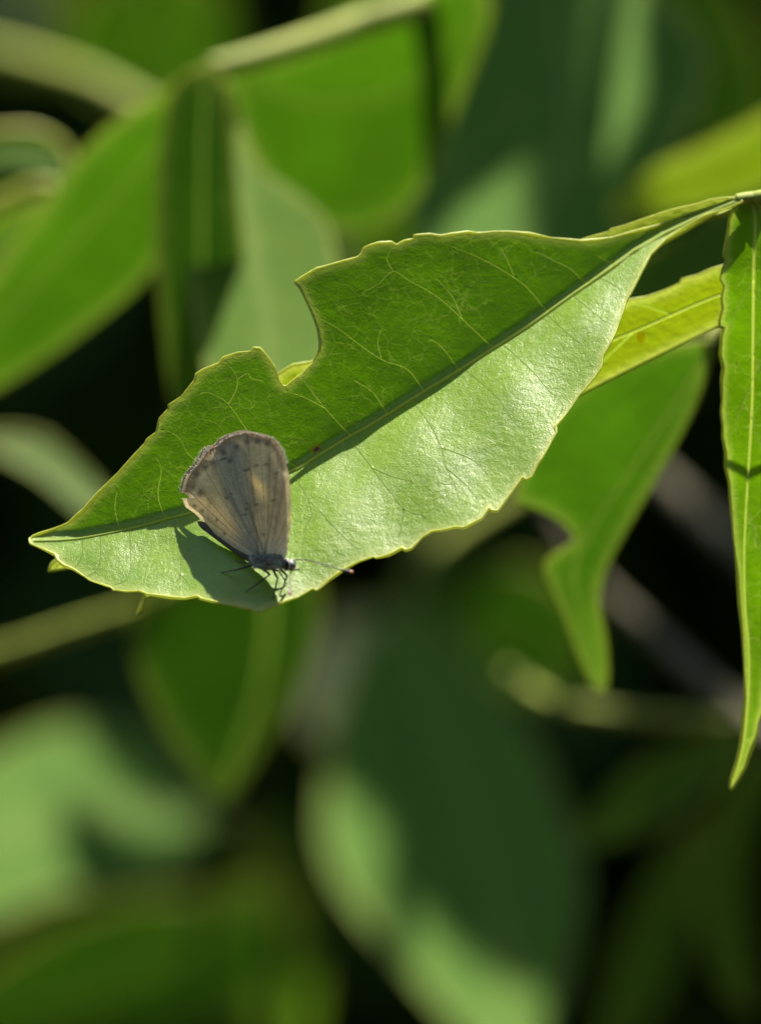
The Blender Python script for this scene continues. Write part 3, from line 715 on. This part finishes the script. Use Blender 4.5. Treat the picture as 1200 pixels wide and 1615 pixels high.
FORE = [(408,887),(432,889),(447,884),(453,874),(456,850),(458,830),(459,795),(458,770),(456,750),(452,732),(445,710),(438,698),(430,691),(417,688),(410,688),(403,684),(397,682),(383,683),(373,687),(365,688),(358,692),(352,695),(350,715),(356,760),(372,810),(390,860)]
HIND = [(404,888),(420,888),(413,868),(405,840),(401,803),(398,765),(392,730),(383,707),(372,699),(360,697),(351,697),(349,701),(344,704),(337,704),(328,711),(322,722),(315,732),(305,740),(298,753),(294,765),(292,776),(299,777),(309,786),(300,785),(294,784),(296,791),(298,797),(306,803),(313,808),(320,815),(323,822),(331,832),(339,842),(360,857),(381,872)]
SPOTS = [(389,741,6,2),(404,734,5,2),(420,732.5,5,1.6),(436,746,4,1.8),(431,789,6,1.4),(405,796,4,2.4),(389,794,2.6,1.6),(389,803,2.4,2),(385,812,6,1.2),(358,785,4,1.8),(365,778,3,1.4),(342,820,1.8,4),(354,842,1.8,3),(416,843,3,1.3),(353,724,8,2.0),(363,727,4,4)]
SOFT = [(305,768,5),(311,748,5),(316,777,5),(337,730,6),(390,697,6),(407,696,6),(373,705,6),(353,714,6),(324,737,5),(307,798,3.5),(319,806,3.5),(421,700,5)]
def wing_colors(q, hind, outer):
    x, y = q[:, 0], q[:, 1]; n = len(q)
    base = np.tile(np.array([0.30, 0.265, 0.195]), (n, 1))
    ang = np.arctan2(-(y - 890), x - 420); rad = np.hypot(x - 420, y - 890)
    def mixc(col, f):
        nonlocal base
        f = np.clip(f, 0, 1)[:, None]; base = base * (1 - f) + np.array(col)[None] * f
    # streaks along the veins
    st = np.sin(ang * 34 + 0.6 * np.sin(rad / 30)) * 0.5 + np.sin(ang * 61 + 1.3) * 0.3
    nz = rng.normal(0, 1, n)
    mixc((0.12, 0.105, 0.07), 0.75 * np.clip(st, 0, 1))
    mixc((0.40, 0.36, 0.27), 0.35 * np.clip(-st, 0, 1))
    mot = np.sin(x / 5.3 + 1.7 * np.sin(y / 7.1)) * np.sin(y / 6.7 + 1.3 * np.sin(x / 8.3 + 2))
    mixc((0.15, 0.125, 0.085), 0.35 * np.clip(mot, 0, 1)); mixc((0.38, 0.33, 0.24), 0.25 * np.clip(-mot, 0, 1))
    # grey green haze in the middle
    mixc((0.27, 0.27, 0.215), 0.6 * np.exp(-((x - 375) / 60) ** 2 - ((y - 735) / 40) ** 2))
    # pale buff streak and lower buff field
    u = np.array([27, 37.0]); u /= np.linalg.norm(u); dx, dy = x - 408, y - 766
    al = dx * u[0] + dy * u[1]; ac = dx * -u[1] + dy * u[0]
    mixc((0.56, 0.46, 0.28), 0.85 * np.exp(-(al / 24) ** 2 - (ac / 7) ** 2))
    dx, dy = x - 350, y - 815; al = dx * 0.75 + dy * 0.66; ac = -dx * 0.66 + dy * 0.75
    mixc((0.50, 0.41, 0.27), 0.7 * np.exp(-(al / 42) ** 2 - (ac / 16) ** 2))
    # browner costa
    xr = np.interp(y, [690, 750, 800, 880], [440, 456, 459, 452])
    mixc((0.27, 0.20, 0.125), 0.75 * np.exp(-((xr - x) / 11) ** 2) * (x > 410))
    mixc((0.15, 0.12, 0.085), 0.4 * np.exp(-((xr - 22 - x) / 5) ** 2) * (y > 720))
    # grey blue dusting near the body
    mixc((0.30, 0.32, 0.33), 0.8 * np.exp(-(rad / 38) ** 2))
    mixc((0.05, 0.05, 0.05), 0.55 * (np.exp(-(rad / 24) ** 2)) * (nz > 0.5))
    # dusky border
    de = dist_poly(q, outer)
    mixc((0.17, 0.13, 0.09), 0.75 * np.exp(-(de / 9) ** 2))
    mixc((0.22, 0.15, 0.10), 0.7 * np.exp(-(de / 4) ** 2))
    mixc((0.46, 0.42, 0.34), 0.45 * np.exp(-((de - 16) / 5) ** 2))
    if hind: mixc((0.55, 0.44, 0.30), 0.8 * (x < 326) * (y > 783) * np.exp(-((y - 798) / 18) ** 2))
    for sx, sy, sr in SOFT: mixc((0.07, 0.055, 0.04), 0.85 * np.exp(-((x - sx) ** 2 + (y - sy) ** 2) / sr ** 2))
    for sx, sy, a, b in SPOTS:
        e = ((x - sx) / a) ** 2 + ((y - sy + 0.25 * (x - sx)) / b) ** 2
        mixc((0.05, 0.04, 0.03), 0.8 * np.exp(-e * e))
    return np.clip(base * np.array([1.70, 1.74, 1.68])[None] * (1 + 0.06 * nz[:, None]), 0, 0.9)

OUTER = [(452,732),(445,710),(438,698),(430,691),(417,688),(403,684),(383,683),(365,688),(352,695),(344,704),(328,711),(315,732),(298,753),(292,776)]
def wing_side(side):
    """side +1: the wings towards the lens; -1: the pair behind them"""
    def zf(off):
        def f(q):
            h = np.clip((890 - q[:, 1]) / 200, 0, 1)
            bow = 5.0 * np.sin(np.clip(np.hypot(q[:, 0] - 420, q[:, 1] - 890) / 240, 0, 1) * math.pi)
            gap = 8.0 * (1 - h) ** 1.5 + 1.5
            if side < 0: gap = gap - 0.5 * h
            return bz(q[:, 0], q[:, 1]) + side * (gap + off) + bow * 0.6 + 0.9 * np.sin(np.arctan2(890 - q[:, 1], q[:, 0] - 420) * 34)
        return f
    for nm, ol, off in (('forewing', FORE, 0.0), ('hindwing', HIND, 2.2)):
        ol = np.array(ol, float)
        if side < 0:
            ol = (ol - [420, 888]) * [1.02, 1.025] + [420, 888]
            c, s_ = math.cos(0.03), math.sin(0.03)
            d = ol - [420, 888]; ol = np.stack([d[:, 0] * c + d[:, 1] * s_, -d[:, 0] * s_ + d[:, 1] * c], 1) * 1.0 + [420, 888]
            ol[:, 0] -= 1.5
        q, F = triangulate(densify(ol, 2.2), 2.4 if side > 0 else 6, [], 0.25)
        f = zf(off)
        colr = wing_colors(q, nm == 'hindwing', OUTER)
        wo_ = mesh_obj(nm, PA(q, f(q)), F, M['wing'], bf, True, {'pattern': colr})
        # veins
        ends = [(440,700),(425,690),(408,685),(390,683),(368,688)] if nm == 'forewing' else [(385,712),(362,700),(335,706),(318,730),(300,752),(296,772),(312,806)]
        for ex, ey in ends:
            pts = np.stack([np.linspace(418 if nm == 'forewing' else 410, ex, 14), np.linspace(878, ey, 14)], 1)
            pts[:, 0] += 3 * np.sin(np.linspace(0, math.pi, 14)) * (1 if ex > 400 else -1)
            pts = pts[inside(ol, pts)]
            if len(pts) < 4 or side < 0: continue
            V, Fv = tube_geo(PA(pts, f(pts) + 0.15), np.linspace(0.55, 0.3, len(pts)) * S, 5)
            org = np.array(bf.matrix_world.translation)
            me = bpy.data.meshes.new('wing_vein'); me.from_pydata((V - org).tolist(), [], Fv); me.materials.append(M['wing_vein']); me.update()
            o = bpy.data.objects.new('wing_vein', me); COL.objects.link(o); o.parent = wo_
        # fringe of hair scales on the outer margin
        om = resample(np.array(OUTER if nm == 'forewing' else OUTER[8:], float), 0.55)
        if nm == 'forewing': om = om[om[:, 0] > 350]
        if side < 0: om = (om - [420, 888]) * [1.02, 1.025] + [420, 888] + [-4.5, 4.0]
        V = []; Fv = []
        cen = np.array([400, 800.0])
        for k, p in enumerate(om):
            d = p - cen; d /= np.linalg.norm(d)
            d = d + rng.normal(0, 0.28, 2); d /= np.linalg.norm(d)
            L = rng.uniform(2.0, 4.8) * (1.5 if p[1] > 708 else 0.8); wd = 0.28
            tq = np.array([p - d * 1.0 + [-d[1] * wd, d[0] * wd], p - d * 1.0 - [-d[1] * wd, d[0] * wd], p + d * L, p + d * L * 0.5 + [d[1] * wd, 0]])
            zt = f(tq) + rng.normal(0, 1.0, 4)
            b0 = len(V); V += list(PA(tq, zt)); Fv += [[b0, b0 + 1, b0 + 2], [b0, b0 + 2, b0 + 3]]
        org = np.array(bf.matrix_world.translation)
        me = bpy.data.meshes.new('fringe'); me.from_pydata((np.array(V) - org).tolist(), [], Fv); me.materials.append(M['fringe']); me.update()
        o = bpy.data.objects.new('fringe', me); COL.objects.link(o); o.parent = wo_; o['kind'] = 'stuff'
wing_side(1); wing_side(-1)

# body: one continuous loft from head to abdomen tip
ax = np.array([(463,890),(461,890.2),(457,890.5),(452,889.5),(448,888.5),(442,888),(432,887.5),(420,887),(408,885.5),(398,880),(385,873),(370,863),(352,850),(335,838),(320,828),(312,823)], float)
rr = np.array([0.5, 5, 7.5, 7.6, 6.5, 8, 11.5, 12.5, 11, 8.5, 8.2, 8.0, 7.5, 6.8, 5.5, 1.0])
axs = catmull(np.c_[ax, rr], 4, False)
W = PA(axs[:, :2], bz(axs[:, 0], axs[:, 1]))
colb = np.tile(np.array([0.16, 0.16, 0.155]), (len(axs), 1))
colb[axs[:, 0] < 400] = (0.05, 0.042, 0.035)
colb[(axs[:, 0] > 444) & (axs[:, 0] < 452)] = (0.6, 0.6, 0.57)
body = tube('body', W, np.maximum(axs[:, 2], 0.3) * S, M['body'], bf, 14, False, {'pattern': colb})

def child_mesh(name, V, F, m, parent, smooth=True):
    th = parent
    while th.parent is not None: th = th.parent
    org = np.array(th.matrix_world.translation)
    me = bpy.data.meshes.new(name); me.from_pydata((np.asarray(V) - org).tolist(), [], F); me.update(); me.materials.append(m)
    if smooth: me.polygons.foreach_set('use_smooth', [True] * len(me.polygons))
    o = bpy.data.objects.new(name, me); COL.objects.link(o); o.parent = parent
    return o

def ellipsoid(c, axes, radii, nu=16, nv=10):
    V = []; F = []
    for i in range(nv + 1):
        th = math.pi * i / nv
        for j in range(nu):
            ph = 2 * math.pi * j / nu
            V.append(np.array(c) + axes[0] * radii[0] * math.sin(th) * math.cos(ph) + axes[1] * radii[1] * math.sin(th) * math.sin(ph) + axes[2] * radii[2] * math.cos(th))
    for i in range(nv):
        for j in range(nu):
            F.append([i * nu + j, i * nu + (j + 1) % nu, (i + 1) * nu + (j + 1) % nu, (i + 1) * nu + j])
    return V, F
aR, aU, aB = np.array(R_), np.array(U_), np.array(B_)
nw = (-1.4 * aR + aB) / 1.72; tw = (aR + 1.4 * aB) / 1.72      # across and along the body
def pz(x, y, off=0.0): return np.array(P(x, y, float(bz(x, y) + off) * S))
for side in (1, -1):
    c = pz(456, 891) + nw * (side * 4.6 * S)
    V, F = ellipsoid(c, (tw, aU, nw), (9.0 * S, 9.3 * S, 7.5 * S))
    child_mesh('eye', V, F, M['eye'], body)
    a = np.linspace(0, 2 * math.pi, 26, endpoint=False)
    ring = np.array([c + nw * side * 0.8 * S + tw * math.cos(t) * 9.4 * S + aU * math.sin(t) * 9.7 * S for t in a])
    V, F = tube_geo(ring, 0.6 * S, 5, True); child_mesh('eye_ring', V, F, M['scale_white'], body)
# white stripe of scales on the face
for k, dx in enumerate((6.5,)):
    st = np.array([pz(456, 891) + tw * (dx * S) + nw * (5.0 - 0.35 * dx) * S * 1.1 + aU * t * S + tw * (-0.05 * t * t) * S for t in np.linspace(-7, 7, 9)])
    V, F = tube_geo(st, np.array([.3, .7, .9, 1, 1, 1, .9, .7, .3]) * 0.6 * S, 5); child_mesh('face_stripe', V, F, M['scale_white'], body)
# antennae
def antenna(pts):
    p = catmull(np.array(pts, float), 10, False)
    W = PA(p[:, :2], p[:, 2]); n = len(W)
    t = np.linspace(0, 1, n)
    r = np.where(t < 0.78, 1.05, 1.05 + 2.1 * np.sin(np.clip((t - 0.78) / 0.22, 0, 1) * math.pi * 0.86)) * S
    c = np.tile(np.array([0.025, 0.018, 0.012]), (n, 1))
    c[(np.arange(n) % 4 == 0) & (t < 0.75)] = (0.16, 0.14, 0.11)
    c[t > 0.95] = (0.45, 0.2, 0.09)
    W2 = W
    tube('antenna', W2, r, M['antenna'], bf, 7, False, {'pattern': c})
antenna([(462,884,32),(476,882.5,48),(492,885,62),(510,890,76),(527,895,88),(541,899.5,98),(556,902.5,108)])
antenna([(459,897,30),(458.5,905,44),(458,914,58),(457.5,922,70),(457.5,930,82),(457,938,94)])
# palps
for dy in (0, 2.5):
    p = np.array([(461, 897 + dy * .4), (467, 898 + dy * .3), (474, 896.5 + dy)], float); p = catmull(p, 5, False)
    tube('palp', PA(p, bz(p[:, 0], p[:, 1]) + 3 - dy), np.linspace(1.5, 0.4, len(p)) * S, M['leg'], bf, 6)
# legs: hip on the thorax, knee, foot on the leaf
def leaf_at(x, y): return float(main_zz(np.array([[x, y]], float))[0])
def leg(hip, knee, foot, zh, zk):
    zfoot = leaf_at(*foot) + 1.0
    p = np.array([(hip[0], hip[1], bz(*hip) + zh), (knee[0], knee[1], zk), ((knee[0] * .45 + foot[0] * .55) + .8, knee[1] * .45 + foot[1] * .55, zk * .45 + zfoot * .55 + 1.5), (foot[0], foot[1], zfoot)], float)
    q = np.vstack([np.linspace(p[0], p[1], 6), np.linspace(p[1], p[2], 6)[1:], np.linspace(p[2], p[3], 5)[1:]])
    tube('leg', PA(q[:, :2], q[:, 2]), np.interp(np.linspace(0, 1, len(q)), [0, .3, .4, .65, 1], [2.2, 1.9, 1.5, 1.25, 0.8]) * S, M['leg'], bf, 7)
leg((404,889), (376,898), (349,903), 8, leaf_at(376,898) + 22)
leg((415,898), (426,906), (387,934), 8, leaf_at(426,906) + 26)
leg((430,897), (438,912), (430,945), 8, leaf_at(438,912) + 22)
leg((442,897), (453,908), (441,938), -6, leaf_at(453,908) + 22)
leg((425,897), (440,900), (452,921), -8, leaf_at(440,900) + 24)
leg((408,893), (400,890), (372,884), -10, leaf_at(400,890) + 20)
# hair on the thorax and the wing bases
def hairs(nm, n, mat, seed):
    r = np.random.default_rng(seed); V = []; F = []
    for k in range(n):
        x = r.uniform(402, 447); y = r.uniform(876, 897); z = bz(x, y) + 1.72 * np.sqrt(max(150 - (y - 887) ** 2, 4)) * 0.95 + r.uniform(-1, 2)
        th = r.normal(-2.2, 0.8); L = r.uniform(6, 15)
        d = np.array([math.cos(th) * L, -math.sin(th) * L * -0.6, r.uniform(0.5, 4)])
        pn = np.array([-d[1], d[0], 0]) / L * 0.8
        a = np.array([[x + pn[0], y + pn[1], z], [x - pn[0], y - pn[1], z], [x + d[0], y + d[1], z + d[2]]])
        b0 = len(V); V += list(PA(a[:, :2], a[:, 2])); F.append([b0, b0 + 1, b0 + 2])
    o = child_mesh(nm, V, F, mat, body, False); o['kind'] = 'stuff'
hairs('hair', 420, M['hair_blue'], 3); hairs('hair', 200, M['hair_dark'], 4)
